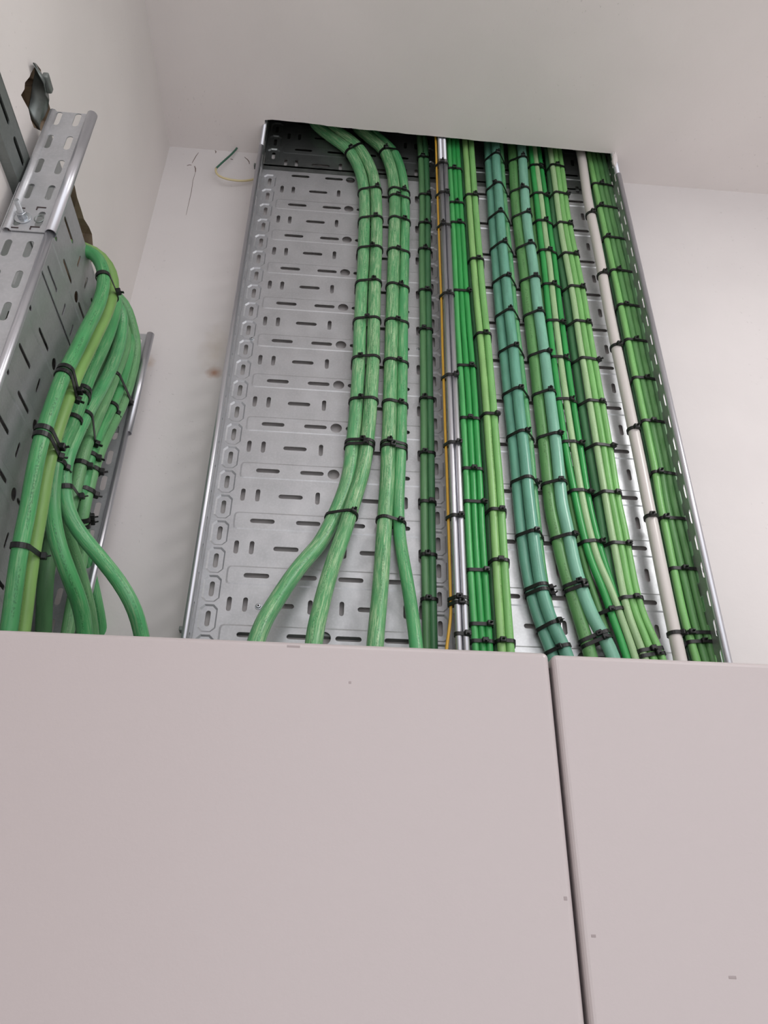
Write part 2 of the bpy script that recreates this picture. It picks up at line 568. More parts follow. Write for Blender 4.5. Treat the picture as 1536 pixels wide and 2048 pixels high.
# ceiling with the opening for the trays
OP = [(-.0841, -.0690), (-.0845, -.066), (-.0870, -.03), (-.0878, .0149), (.7235, .0149), (.7225, -.02), (.7191, -.0567)]
front = []
N = 46
for i in range(1, N):
    t = i / N; x = .7191 + (-.0841 - .7191) * t
    front.append((x, -.0567 + (-.0690 + .0567) * t + random.uniform(-.0006, .0006) - (.0022 if x < .04 else 0)))
OPn = OP + front
v, f = sheet((WX - .01, 3.2, -3.1, WY), [OPn], [], lambda a, c, h: Vector((a, c, Z0 + CZ)))
n0 = len(v)
me = mesh('ceiling', v, f); orient(me, Vector((0, 0, -1)))
ce = link('ceiling', me, M['ceiling']); tag(ce, kind='structure')
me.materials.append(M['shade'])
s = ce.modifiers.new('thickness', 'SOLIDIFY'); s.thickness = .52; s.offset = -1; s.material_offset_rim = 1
# unseen board closing the riser above the ceiling, coloured near black for its shade
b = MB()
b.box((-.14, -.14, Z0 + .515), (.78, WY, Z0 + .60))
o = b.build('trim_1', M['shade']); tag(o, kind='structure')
b = MB(); b.box((WX - .3, -3.1, -.05), (3.2, WY + .2, 0))
o = b.build('floor', M['floor']); tag(o, kind='structure')
b = MB(); b.box((3.2, -3.1, -.05), (3.3, WY + .2, Z0 + .3))
o = b.build('wall_right', M['wall']); tag(o, kind='structure')

# cracks in the filler along the wall and ceiling joint
def crack(pts, wd, nm='crack'):
    vs, fs = [], []
    P = [at(a, c, y=WY - .0004) for a, c in pts]
    for i, p in enumerate(P):
        t = (P[min(i + 1, len(P) - 1)] - P[max(i - 1, 0)]).normalized()
        nn = Vector((t.z, 0, -t.x)); w_ = wd * (.3 + .7 * math.sin(math.pi * (i + .5) / len(P)))
        vs += [p + nn * w_, p - nn * w_]
    for i in range(len(P) - 1): fs.append((2 * i, 2 * i + 1, 2 * i + 3, 2 * i + 2))
    me = mesh(nm, vs, fs); orient(me, Vector((0, -1, 0)))
    o = link(nm, me, M['crack'], bpy.data.objects['wall_back'])
    s = o.modifiers.new('t', 'SOLIDIFY'); s.thickness = .0003
for pts, wd in (([(457, 302), (463, 300.5), (468, 301)], .0012), ([(478, 303), (484, 301.5), (490, 302.5), (497, 303.5), (504, 303)], .0011),
                ([(397, 305), (392, 312), (388, 319), (384, 326)], .0007), ([(374, 331), (379, 329.5), (383, 330)], .001),
                ([(389, 332), (391, 337), (391, 344)], .0012), ([(391, 344), (386, 360), (383, 382), (379, 400), (372, 430)], .0004),
                ([(489, 314), (495, 319), (498, 323), (499, 328)], .001), ([(430, 301), (432, 303), (431, 306)], .0012), ([(461, 318), (466, 319)], .0011)):
    crack(pts, wd)

# ================================================================ CABLE TRAYS ON THE BACK WALL
def main_trays():
    specs = (
        ('wide perforated galvanised cable tray on the back wall, left half with the pale dented sheet', .1125, -1.75, -.086, 0.0, M['tray'], 0),
        ('perforated galvanised cable tray on the back wall, right half under the teal and lime cables', .5145, -1.75, -.086, -.0150, M['tray_r'], 1),
        ('upper length of perforated tray, toned dark for shade, rising into the ceiling opening, left half', .1125, -.094, .55, 0.0, M['tray'], 2),
        ('upper length of perforated tray, toned dark for shade, rising into the ceiling opening, right half', .5145, -.094, .55, -.0150, M['tray_r'], 3))
    for lab, cx, v0, v1, zA, mt, i in specs:
        e = empty('cable_tray', (0, 0, 0), lab, 'cable tray')
        EMB[0] = .0012 if i % 2 else .0006
        make_tray(e, (cx, 0 if i < 2 else .0035, Z0), (1, 0, 0), (0, -1, 0), v0, v1, zA, mt if i < 2 else M['tray_shaded'], M['lip'],
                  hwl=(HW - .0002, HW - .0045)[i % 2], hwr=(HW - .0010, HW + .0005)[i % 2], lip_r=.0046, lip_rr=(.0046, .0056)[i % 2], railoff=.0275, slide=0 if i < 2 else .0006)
main_trays()
# wall rails that the trays are fixed to
for (pz, lab) in ((at(511, 330, y=.006).z, 'thin steel fixing rail behind the trays just under the ceiling'),
                  (at(355, 1257, y=.006).z, 'thin steel fixing rail behind the trays just above the cabinets')):
    b = MB(); b.box((-.108, .0035, pz - .0035), (.748, WY, pz + .0035))
    o = b.build('fixing_rail', M['strut'], None, .0008); tag(o, lab, 'rail', 'fixing rails behind the trays')
# small screws on the tray bases
def screw(p, nrm, r, lab):
    p, nrm = Vector(p), Vector(nrm)
    e = empty('screw', p, lab, 'screw')
    b = MB(); b.cyl((0, 0, 0), nrm * r * .35, r * 1.25, 16); b.cyl(nrm * r * .35, nrm * r * .9, r, 16, r * .75)
    b.build('screw_head', M['zinc'], e, .0002, True)
    b = MB(); b.cyl(nrm * r * .85, nrm * r * .96, r * .4, 6); b.build('socket', M['rubber'], e)
screw(at(517, 1213, y=0), (0, -1, 0), .0042, 'small round screw head low on the left tray beside the leaning green cable')
screw(at(504, 678, y=0), (0, -1, 0), .0036, 'shiny screw head by the left rail of the wide tray, near the rust stain')
screw(at(836, 698, y=0), (0, -1, 0), .0030, 'tiny screw head left of the dark green cable pair')

# ================================================================ CABLES
CAB = {}      # name -> (path, radius)


def dense(pts):
    return smooth_path(catmull(pts, .018), 3)


def extend(P, top=.36, bottom=-1.43, drop_y=None):
    """P runs from the ceiling downwards"""
    a, b = P[0], P[2] if len(P) > 2 else P[1]
    if top is not None and a.z - Z0 < top:
        dz = (a.z - b.z)
        sx = max(-.9, min(.9, (a.x - b.x) / dz if dz > 1e-3 else 0)); 
        z1 = Z0 + top
        P = [Vector((a.x + sx * (z1 - a.z) * .5, a.y, z1)), Vector((a.x + sx * (z1 - a.z) * .35, a.y, a.z + (z1 - a.z) * .5))] + P
    if bottom is not None:
        a, b = P[-1], P[-2]
        sx = max(-.25, min(.25, (a.x - b.x) / (b.z - a.z)))
        h = a.z - (Z0 + bottom)
        y1 = a.y if drop_y is None else drop_y
        P = P + [Vector((a.x + sx * h * .22, (a.y + y1) / 2, a.z - h * .35)), Vector((a.x + sx * h * .30, y1, a.z - h * .7)), Vector((a.x + sx * h * .3, y1, a.z - h))]
    return P


def cable(key, pts, yl, r, mat, label, group=None, kind='cable', name=None, **kw):
    """pts: pixels of the centre line, from the ceiling down; yl: depth in front of the tray sheet (float or list)"""
    P = []
    for i, (a, c) in enumerate(pts):
        y_ = yl if not isinstance(yl, (list, tuple)) else yl[min(i, len(yl) - 1)]
        P.append(at(a, c, y=-y_))
    P = dense(extend(P, **kw))
    o = link(name or 'cable', tube_mesh('cable', P, r, 18), M[mat]); tag(o, label, kind, group)
    CAB[key] = (P, r)
    return o


def lerpy(pts, y0, y1, start, n=None):
    """depth that grows towards the end of a traced line"""
    ys = [c for _, c in pts]; e = ys[-1]
    return [y0 if c < start else y0 + (y1 - y0) * ((c - start) / (e - start)) ** 1.3 for c in ys]


p = [(636, 254), (669, 279), (692, 294.6), (709, 317.5), (724, 355), (729.4, 397), (729.5, 438), (728, 480), (727, 522), (723, 592), (720, 654), (718, 727), (714.8, 779), (710.6, 842), (703, 912), (697.7, 954), (680.5, 1006.5), (661, 1048.5), (639, 1090), (607, 1123), (577, 1164), (547, 1211), (516.7, 1268)]
cable('c1', p, lerpy(p, .0150, .085, 1000), .0126, 'g_scuff', 'thick scuffed green cable leaning far left at the bottom, leftmost on the wide tray', top=.10, bottom=-1.60)
p = [(672, 263), (696, 276), (714.8, 292), (732.5, 317.5), (746, 349), (752, 386), (753.5, 438), (753, 490), (751, 532), (749, 592), (747.5, 654), (746, 727), (743, 779), (738.5, 842), (731, 912), (723, 954), (706, 1006.5), (694, 1048), (679, 1090), (664, 1132), (649, 1185), (633.6, 1248), (629, 1275)]
cable('c2', p, lerpy(p, .0205, .115, 960), .0124, 'g_scuff2', 'thick chalky green cable, second from the left on the wide tray', top=.10, bottom=-1.60)
p = [(722, 262), (746, 281), (766, 298), (778, 324), (786, 355), (789.5, 397), (789.5, 438), (788, 480), (787, 532), (785, 592), (783.5, 654), (781.5, 727), (780, 779), (779, 842), (776, 912), (775, 954), (771.5, 1006.5), (769, 1048), (766, 1090), (764, 1132), (759.7, 1185), (754, 1248), (751, 1280)]
cable('c3', p, lerpy(p, .0155, .06, 1010), .0128, 'g_scuff2', 'thick chalky green cable, third from the left on the wide tray', top=.10, bottom=-1.60)
p = [(750, 270), (771, 285), (784.6, 299), (796, 319.6), (804.5, 347), (809.6, 386), (810.6, 438), (809.6, 480), (808.5, 532), (806.8, 592), (805.8, 654), (805, 727), (804, 779), (803, 842), (801, 912), (799, 954), (796.5, 1006.5), (797.5, 1048), (801.6, 1090), (809, 1132), (818, 1185), (827, 1248), (832, 1285)]
cable('c4', p, lerpy(p, .0120, .06, 1050), .0102, 'g_mid', 'slimmer green cable swinging right at the bottom, fourth from the left on the wide tray', top=.10, bottom=-1.60)

Y5 = [270, 324, 407, 470, 532, 612.5, 696, 779, 842, 954, 1059, 1164, 1269]
xa = [839, 842.0, 844.5, 844, 844, 845.5, 846.5, 847, 848, 848, 849, 851, 853]
xb = [849.5, 852.8, 856, 855.5, 855.5, 857, 858.5, 859.6, 861, 862.5, 863.6, 865, 867]
cable('d1', list(zip(xa, Y5)), .009, .0066, 'g_dark', 'dark green cable in the slim pair at the divider, left one')
cable('d2', list(zip(xb, Y5)), .009, .0064, 'g_deep', 'dark green cable in the slim pair at the divider, right one')

cable('yw', [(870, 262), (871.6, 282), (874.6, 376), (878.3, 480), (880.4, 542), (883.2, 612), (885, 696), (888, 779), (890.6, 862), (893.5, 933), (896, 1017), (899.3, 1122), (901, 1195), (902.5, 1227), (898, 1262), (894, 1288)], .050, .0024, 'wire_y', 'thin yellow wire strapped to the two rolled rails where the trays meet', kind='wire', name='wire')
for key_, x_ in (('r1', .3100), ('r2', .3205)):     # the two rolled rails that the wire is strapped to
    CAB[key_] = ([Vector((x_, -(DEP + .002), Z0 + .2 - .02 * i)) for i in range(90)], .0048)

t7 = [313, 365, 438, 501, 612, 674, 785, 878, 971, 1064, 1178, 1269]
xs = ([899, 901.3, 905.2, 908.3, 913, 916, 923.5, 928.5, 933.2, 936.5, 943.3, 949.5],
      [907.6, 910.3, 914.4, 918, 923.7, 928, 936.3, 941.3, 946.5, 950.3, 957.6, 963.5],
      [916, 919, 923.2, 927.3, 934.3, 939.8, 948.8, 953.7, 959.8, 964, 971.6, 977.2])
for i, x_ in enumerate(xs):
    cable('e%d' % (i + 1), list(zip(x_, t7)), .032, .0056, ('g_bright2', 'g_bright', 'g_bright')[i], 'slim bright green cable beside the two rolled rails, %s of the three in front' % ('left', 'middle', 'right')[i])
cable('e4', [(a - 2, c) for a, c in zip(xs[1], t7)], .0195, .0058, 'g_deep', 'deep green cable hidden behind the three slim bright green ones')

t8 = [318, 419, 521, 588, 674, 785, 897, 971, 1064, 1178, 1269]
l1 = [932.3, 939, 946.6, 952, 960.5, 970.3, 978.2, 984, 989, 995.5, 1001.5]
l2 = [944.5, 951.5, 960, 965.6, 974.5, 984.5, 993.2, 999.5, 1005, 1011.8, 1018.5]
cable('f1', list(zip(l1, t8)), .032, .0066, 'g_light', 'light green cable with a printed line, left of the lime pair')
cable('f2', list(zip(l2, t8)), .032, .0066, 'g_light2', 'light green cable, right of the lime pair')
cable('f3', [(a - 7.5 - 2.5 * (c - 318) / 950, c) for a, c in zip(l1, t8)], .0175, .0066, 'g_deep', 'deep green cable tucked behind the left edge of the lime pair')
cable('f4', [(a - 1.0, c) for a, c in zip(l2, t8)], .0165, .0064, 'g_dark', 'dark green cable directly behind the lime pair')

p = [(991.5, 290), (992, 323), (998, 396), (1002, 458), (1008, 521), (1017, 612), (1024.2, 675), (1032.5, 758), (1040, 831), (1049.5, 910), (1055.5, 971), (1060.5, 1018), (1073.5, 1121), (1088, 1201), (1114.5, 1269), (1131, 1300)]
cable('t1', p, lerpy(p, .0285, .026, 560), .0100, 'teal', 'teal green cable, right front one of the leftmost teal bundle')
p = [(976, 290), (977.5, 323), (982.5, 396), (986.5, 458), (991.5, 521), (998.5, 612), (1004.8, 675), (1013.2, 758), (1020.5, 831), (1029, 910), (1034.2, 971), (1038, 1018), (1049.8, 1121), (1066, 1201), (1089, 1269), (1104, 1303)]
cable('t2', p, lerpy(p, .0125, .0125, 560), .0098, 'teal', 'teal green cable, left one of the leftmost teal bundle')
p = [(1001, 290), (1003, 323), (1008, 396), (1013.5, 458), (1020, 521), (1028, 612), (1035, 675), (1045, 758), (1053, 831), (1062, 910), (1066.5, 971), (1071.5, 1018), (1082, 1121), (1093, 1190), (1105, 1240), (1120, 1290)]
cable('t3', p, .0080, .0068, 'g_mid', 'green cable showing as a sliver on the right of the leftmost teal bundle')

p = [(1042.5, 290), (1046, 333), (1050.5, 406), (1057, 469), (1066.5, 531), (1075.2, 612), (1084.6, 675), (1095, 758), (1104.4, 831), (1114, 905), (1120, 971), (1124.5, 1013), (1134.5, 1054), (1149.5, 1132), (1170, 1197), (1192, 1249), (1220, 1296)]
cable('u1', p, lerpy(p, .0245, .022, 900), .0105, 'teal2', 'pale teal cable, right one of the green and teal pair')
p = [(1024, 290), (1026.5, 333), (1031.0, 406), (1038, 469), (1046.5, 531), (1055.3, 612), (1063.2, 675), (1073, 758), (1081, 831), (1090, 905), (1096.5, 971), (1100.8, 1018), (1112, 1066), (1127, 1132), (1147, 1197), (1163, 1249), (1177, 1296)]
cable('u2', p, .0125, .0108, 'g_olive', 'thick grass green cable, left one of the green and teal pair')

t11 = [350, 417, 469, 531, 591.7, 675, 758, 831, 910, 1002, 1054, 1119, 1184, 1236, 1292]
q = ([1058.5, 1064, 1069, 1077.5, 1084.5, 1093, 1102, 1111, 1123, 1140, 1150, 1166, 1186, 1203, 1222],
     [1067, 1075, 1080, 1088, 1093.6, 1102, 1112, 1121.5, 1134, 1152, 1163.5, 1180.5, 1208, 1225, 1246],
     [1075.5, 1084.6, 1090.5, 1099.5, 1105.8, 1115.5, 1126.3, 1137, 1149.5, 1165.5, 1177.3, 1195, 1224, 1242, 1263],
     [1084.3, 1094.5, 1101, 1110, 1116.5, 1127.5, 1139, 1150, 1162.5, 1176.8, 1188.5, 1206, 1229, 1250, 1270])
lev = (.0085, .0195, .0205, .0140)
mt = ('g_olive', 'g_bright', 'g_pale', 'g_bright')
lb = ('grass green cable at the back left of the four right of the teal pair', 'bright green cable, left of the pale one, right of the teal pair', 'pale green cable amid the four right of the green and teal pair', 'bright green cable right of the pale one in the four right of the teal pair')
for i in range(4):
    cable('v%d' % (i + 1), list(zip(q[i], t11)), lev[i], .0060, mt[i], lb[i])
t12 = [354, 417, 479, 542, 612, 675, 758, 831, 910, 1002, 1054, 1132, 1184, 1236, 1300]
q = ([1100.5, 1106, 1113, 1124.5, 1136, 1144, 1156.5, 1167, 1180, 1196.5, 1204.5, 1217, 1228, 1244, 1268],
     [1108, 1116, 1125, 1137, 1149.2, 1158, 1171.8, 1183.6, 1196.5, 1212, 1221, 1236.2, 1245.5, 1258.5, 1284],
     [1117.3, 1125, 1135, 1147.5, 1160, 1169.6, 1184, 1196.5, 1209.5, 1224.3, 1234.8, 1249.3, 1259, 1274, 1301],
     [1126.3, 1133.8, 1144.8, 1157.8, 1170.7, 1180.8, 1195.6, 1208.5, 1222, 1236.3, 1248, 1262.2, 1272.5, 1288.5, 1318])
mt = ('g_deep', 'g_pale', 'g_light2', 'g_light2')
lb = ('deep green cable at the back left of the lime bundle by the white pipe', 'pale green cable, left front one of the lime bundle by the white pipe', 'light green cable, middle front one of the lime bundle by the white pipe', 'light green cable, right front one of the lime bundle by the white pipe')
for i in range(4):
    cable('w%d' % (i + 1), list(zip(q[i], t12)), (.0085, .0235, .0225, .0205)[i], (.0082, .0060, .0060, .0060)[i], mt[i], lb[i])
cable('pipe', [(1158, 290), (1164.8, 323), (1175, 396), (1187.7, 458), (1200, 521), (1215.8, 612), (1232.5, 696), (1246.5, 762), (1264, 846), (1281, 929), (1293, 990), (1316, 1106), (1337, 1210), (1356.5, 1301)], .030, .0102, 'white_pipe', 'white plastic pipe running up between the lime cables and the right rail', kind='pipe', name='plastic_pipe')
t14 = [342.5, 394.6, 446.7, 509, 571.7, 634, 731, 794, 877, 950, 1002, 1080, 1171, 1249, 1301]
q = ([1184, 1195.0, 1206, 1219.6, 1233, 1246.2, 1266, 1279.5, 1297, 1312, 1319.5, 1335.7, 1354, 1371.2, 1387.5],
     [1193.5, 1205, 1216.3, 1230.4, 1244.4, 1257.8, 1278, 1291.8, 1309.4, 1324.5, 1332.5, 1350, 1371, 1389, 1404.7],
     [1203, 1214.4, 1226.3, 1241, 1255.4, 1268.6, 1289.4, 1303.7, 1320.8, 1336.2, 1346, 1365.4, 1387.4, 1406, 1420.5],
     [1212.5, 1223.8, 1235.8, 1251.3, 1266, 1279.7, 1300.5, 1314.8, 1332, 1347.8, 1360, 1380, 1402, 1420, 1434])
mt = ('g_light2', 'g_olive', 'g_olive', 'g_dark')
for i in range(4):
    cable('x%d' % (i + 1), list(zip(q[i], t14)), (.0195, .0185, .0175, .0160)[i], .0064, mt[i], '%s' % ('light green cable leftmost of the row against the right rail', 'green cable second from left in the row against the right rail', 'printed green cable third from left in the row against the right rail', 'dark green cable directly against the right rail')[i])
cable('x5', [(a - 5.5, c) for a, c in zip(q[0], t14)], .0078, .0062, 'g_deep', 'deep green cable in shade behind the left edge of the right rail row')

# ================================================================ LEFT WALL TRAY
LX = -.293
ylo, yhi = -.467, -.045
yc = (ylo + yhi) / 2; hw = (yhi - ylo) / 2
def left_pattern(rowsA, rowsB, v0, v1):
    """holes with u measured along +y from the tray centre"""
    H, EM = [], []
    c0 = -.2405 - yc
    for vA in rowsA:
        if not v0 + .01 < vA < v1 - .01: continue
        H.append(stadium(c0 - .0506, vA, .0225, .0035)); H.append(stadium(c0 + .030, vA, .0195, .0033)); H.append(circle(c0 - .001, vA, .0088))
        H.append(stadium(c0 - .118, vA, .0125, .0035)); H.append(stadium(c0 + .105, vA, .0195, .0033))
        if v0 + .02 < vA < v1 - .02:
            rc = lambda a, b_: [(-a, vA - b_), (a, vA - b_), (a, vA + b_), (-a, vA + b_)]
            EM.append((rc(.150, .0165), rc(.147, .0138), .0011))
    for vB in rowsB:
        if not v0 + .01 < vB < v1 - .01: continue
        H.append(stadium(c0 - .082, vB, .0235, .0035)); H.append(stadium(c0 + .070, vB, .0195, .0033))
        for u in (-.0245, .0185, .125, -.150): H.append(stadium(c0 + u, vB, .0115, .0033, 'v'))
    return H, EM
lt = empty('cable_tray', (0, 0, 0), 'galvanised cable tray on the left wall carrying the thick green cables', 'cable tray')
H, EM = left_pattern([-.898, -1.008, -1.118, -1.228, -1.338], [-.957, -1.065, -1.175, -1.285], -1.405, -.80)
make_tray(lt, (LX, yc, Z0), (0, 1, 0), (1, 0, 0), -1.405, -.80, 0, M['tray'], M['lip'], hwl=hw, hwr=hw, lip_r=.0048,
          railoff=.030, cols=(.0150, .0400), custom=(H, EM))
sp = empty('tray_connector', (0, 0, 0), 'galvanised joining piece with a bolt, at the top of the left wall tray', 'tray connector')
H, EM = left_pattern([-.763], [-.712, -.814], -.832, -.650)
make_tray(sp, (LX, yc, Z0), (0, 1, 0), (1, 0, 0), -.832, -.6695, 0, M['tray'], M['lip'], hwl=hw, hwr=hw, lip_r=.0062, proud=.0022,
          railoff=.030, cols=(.0150, .0400), custom=(H, EM), slide=.0022, rv=((-.892, -.655), (-.868, -.644)), bead=True)
# bolt, washer and nut on the near rail
bp = Vector((-.2705, ylo - .0035, at(35, 438, y=-.469).z))
b = MB(); b.cyl(bp, bp + Vector((0, -.0018, 0)), .0098, 24); b.build('washer', M['zinc'], sp, .0003, True)
b = MB(); b.cyl(bp + Vector((0, -.0018, 0)), bp + Vector((0, -.0095, 0)), .0062, 6); b.build('nut', M['zinc'], sp, .0006)
b = MB()
for i in range(12):
    y_ = -.009 - i * .0014
    b.cyl(bp + Vector((0, y_, 0)), bp + Vector((0, y_ - .0007, 0)), .0029, 12, .0033); b.cyl(bp + Vector((0, y_ - .0007, 0)), bp + Vector((0, y_ - .0014, 0)), .0033, 12, .0029)
b.build('threaded_bolt', M['zinc'], sp)
# pressed L marks of the connector
def lmark(px, py, s=1):
    p_ = at(px, py, y=ylo - .0036)
    b = MB(); b.box((p_.x - .005, ylo - .0040, p_.z - .0008), (p_.x + .005, ylo - .0029, p_.z + .0008))
    b.box((p_.x - .006, ylo - .0040, p_.z - .005), (p_.x - .0045, ylo - .0029, p_.z + .0008))
    b.build('pressed_mark', M['rubber'], sp)
for a_, c_ in ((42, 416), (84, 415), (28, 455), (71, 454)): lmark(a_, c_)
# round embossed ring
b = MB(); p_ = at(78, 437, y=ylo - .0036)
for i in range(18):
    t0, t1 = 2 * math.pi * i / 18, 2 * math.pi * (i + 1) / 18
    b.cyl((p_.x + .0052 * math.cos(t0), ylo - .003, p_.z + .0062 * math.sin(t0)), (p_.x + .0052 * math.cos(t1), ylo - .003, p_.z + .0062 * math.sin(t1)), .0009, 6)
b.build('knockout_ring', M['strut'], sp)

# strut channel on the left wall behind the tray
def strut():
    e = empty('strut_channel', (0, 0, 0), 'slotted steel strut channel fixed along the left wall, running behind the tray', 'strut')
    x0, x1 = WX, WX + .0125
    z1 = at(40, 263, x=x1).z; z0 = z1 - .050
    ya, yb = -.92, -.415
    H = []
    yy = at(16.7, 196, x=x1).y
    for k in range(-9, 4):
        u = yy + k * .0560
        if ya + .03 < u < yb - .03: H.append(stadium(u, (z0 + z1) / 2 - Z0 + .004, .0200, .0042))
    v, f = sheet((ya, yb, z0 - Z0, z1 - Z0), H, [], lambda a, c, h: Vector((x1, a, c + Z0)))
    me = mesh('front_web', v, f); orient(me, Vector((1, 0, 0)))
    o = link('front_web', me, M['strut'], e); s = o.modifiers.new('t', 'SOLIDIFY'); s.thickness = .0015
    b = MB(); b.box((x0, ya, z0 - .0016), (x1 + .0002, yb, z0)); b.build('side_web', M['strut'], e)
    b = MB(); b.box((x0, ya, z1), (x1 + .0002, yb, z1 + .0016)); b.build('side_web', M['strut'], e)
strut()
# bent bracket sticking out of the broken hole
def bracket():
    e = empty('bent_bracket', (0, 0, 0), 'bent pale metal strip poking out of the small jagged wall hole', 'bracket')
    P = []
    for (a, c, dx) in ((76, 262, .0), (76, 246, .003), (80, 228, -.002), (86, 214, .004), (92, 196, .008), (93, 178, .012), (86, 168, .016), (90, 158, .018)):
        P.append(at(a, c, x=WX - .004 + dx))
    vs, fs = [], []
    for i, p_ in enumerate(P):
        wd = (.016, .020, .022, .028, .032, .032, .026, .014)[i]
        vs += [p_ + Vector((-.006, -wd, .002)), p_ + Vector((.001, 0, 0)), p_ + Vector((-.001, wd * .45, -.002))]
    for i in range(len(P) - 1):
        for k in range(2): fs.append((3 * i + k, 3 * i + k + 1, 3 * i + k + 4, 3 * i + k + 3))
    o = link('strip', mesh('strip', vs, fs, True), M['strut'], e); s = o.modifiers.new('t', 'SOLIDIFY'); s.thickness = .0015
    t = at(96, 164, x=WX + .014)
    b = MB(); b.box(t - Vector((.004, .012, .008)), t + Vector((.004, .012, .003))); b.build('hook', M['strut'], e, .002)
bracket()

# cables on the left wall tray: (pixel x, pixel y, distance from the sheet)
def lcable(key, pts, r, mat, label, end=None, start=True):
    P = [at(a, c, x=LX + h) for (a, c, h) in pts]
    if start:
        p0 = P[0]
        P = [Vector((WX - .10, p0.y - .03, p0.z - .035)), Vector((WX - .045, p0.y - .015, p0.z - .008))] + P
    if end == 'floor' or end is None:
        a = P[-1]; d = (P[-1] - P[-2]).normalized()
        P += [a + Vector((d.x * .05, d.y * .05, -.06)), a + Vector((d.x * .07, d.y * .07, -.14))]
    P = dense(P)
    o = link('cable', tube_mesh('cable', P, r, 18), M[mat]); tag(o, label, 'cable')
    CAB[key] = (P, r)
H3 = .048
lcable('L1', [(181, 502, .006), (196, 518, .022), (207, 538, .034), (208, 562, .040), (204, 590, .043), (191.5, 623.5, .045), (174, 656, H3), (155, 697, H3), (141, 723, H3), (125.7, 752, H3), (111, 792.5, H3), (97.5, 833, H3), (84, 873, H3), (74, 913.5, H3), (62.5, 978, H3), (53, 1036, H3), (40.6, 1090, H3), (30, 1167, H3), (19, 1250, H3)],
       .0098, 'g_left', 'thick green cable nearest the camera on the left wall tray, with dark printing')
lcable('L2', [(188.6, 499, .004), (207, 513, .018), (219, 530, .028), (226, 550, .034), (227.4, 571, .038), (223.5, 597, .042), (213.5, 626.5, .044), (194.5, 666, .046), (177, 702, H3), (162, 732, H3), (149, 757, H3), (137.5, 792.5, H3), (123, 833, H3), (109.5, 873, H3), (99, 913.5, H3), (87, 978, H3), (78.5, 1036, H3), (67.7, 1090, H3), (57, 1167, H3), (47, 1250, H3)],
       .0092, 'g_yel', 'yellow green cable paired with the nearest green one on the left wall tray')
lcable('L3', [(230, 590, 0.024), (231, 612, 0.028), (221, 653, 0.034), (206, 692, 0.034), (186, 732, 0.034), (163, 790, 0.034), (150, 833, 0.034), (132, 878, 0.034), (119, 900, 0.034), (108, 935, 0.034), (104, 985, 0.036), (105, 1036, 0.044), (116.5, 1094, 0.060), (134, 1140, 0.072), (151, 1182, 0.080), (163, 1219, 0.085), (169, 1256, 0.088)],
       .0108, 'g_left', 'thick green cable bending out between the near pair and the right-swinging one')
lcable('L4', [(233, 598, .020), (238, 622, .020), (231, 656, .020), (218, 697, .020), (202, 738, .020), (181, 784, .020), (165, 820, .018), (150, 862, .016), (138, 900, .014), (128, 940, .014), (120, 990, .014), (112, 1040, .014), (99, 1104, .014), (90, 1167, .014), (88, 1250, .014)],
       .0112, 'g_dark', 'dark green cable dropping straight behind the near pair on the left wall tray')
lcable('L5', [(238, 604, 0.030), (244, 640, 0.032), (241, 682, 0.040), (221, 738, 0.040), (202, 776, 0.040), (184, 808, 0.040), (161, 852, 0.040), (143, 890, 0.040), (128, 936, 0.040), (127, 978, 0.042), (134, 1024, 0.052), (156, 1062, 0.066), (182, 1093, 0.084), (208, 1125, 0.105), (239.6, 1163, 0.130), (264.6, 1208, 0.150), (281, 1258, 0.160)],
       .0102, 'g_mid', 'green cable sweeping furthest right across the tray rail and the bare wall')
lcable('L6', [(236, 600, 0.014), (250, 650, 0.024), (252, 690, 0.033), (232, 745, 0.038), (214, 790, 0.038), (196, 830, 0.038), (178, 876, 0.038), (165, 915, 0.038), (156, 955, 0.038), (145, 1000, 0.038), (134, 1040, 0.038), (134, 1072, 0.038), (148, 1106, 0.042), (160, 1145, 0.050), (172, 1190, 0.058), (184, 1250, 0.064)],
       .0094, 'g_left2', 'dull green cable fourth from the right, curving behind the thick bent one')
lcable('L7', [(237, 588, 0.014), (255, 634, 0.025), (262, 682, 0.036), (251, 735, 0.041), (234, 790, 0.041), (214.629, 832, 0.041), (194.057, 872, 0.041), (176, 925, 0.041), (168, 962, 0.041), (162, 1000, 0.041), (167, 1040, 0.041), (167, 1075, 0.041), (174, 1120, 0.041), (184, 1165, 0.052), (194, 1212, 0.060), (202, 1258, 0.066)],
       .0094, 'g_left', 'green cable third from the right, ending just left of the sweeping one')
lcable('L8', [(238, 590, 0.014), (261, 640, 0.034), (273, 690, 0.044), (266, 740, 0.046), (249, 796, 0.046), (231.029, 836, 0.046), (206.114, 884, 0.046), (189, 930, 0.046), (179, 968, 0.046), (169, 1010, 0.046), (161, 1050, 0.046), (166, 1100, 0.046), (150, 1180, 0.046), (138, 1250, 0.046)],
       .0094, 'g_left2', 'dull green cable lying furthest right against the slotted rail of the left wall tray')

# ================================================================ CABLE TIES
HEAD = None
def head_mesh():
    b = MB(); b.box((-.0048, -.0042, 0), (.0048, .0042, .0070)); me = mesh('tie_head', b.v, b.f)
    bm = bmesh.new(); bm.from_mesh(me)
    bmesh.ops.bevel(bm, geom=list(bm.edges), offset=.0009, segments=1, affect='EDGES')
    bm.to_mesh(me); bm.free(); me.materials.append(M['black']); return me
HEAD = head_mesh()
b_ = MB(); b_.box((-.0019, -.0006, 0), (.0019, .0006, .0075)); TAIL = mesh('tie_tail', b_.v, b_.f); TAIL.materials.append(M['black'])


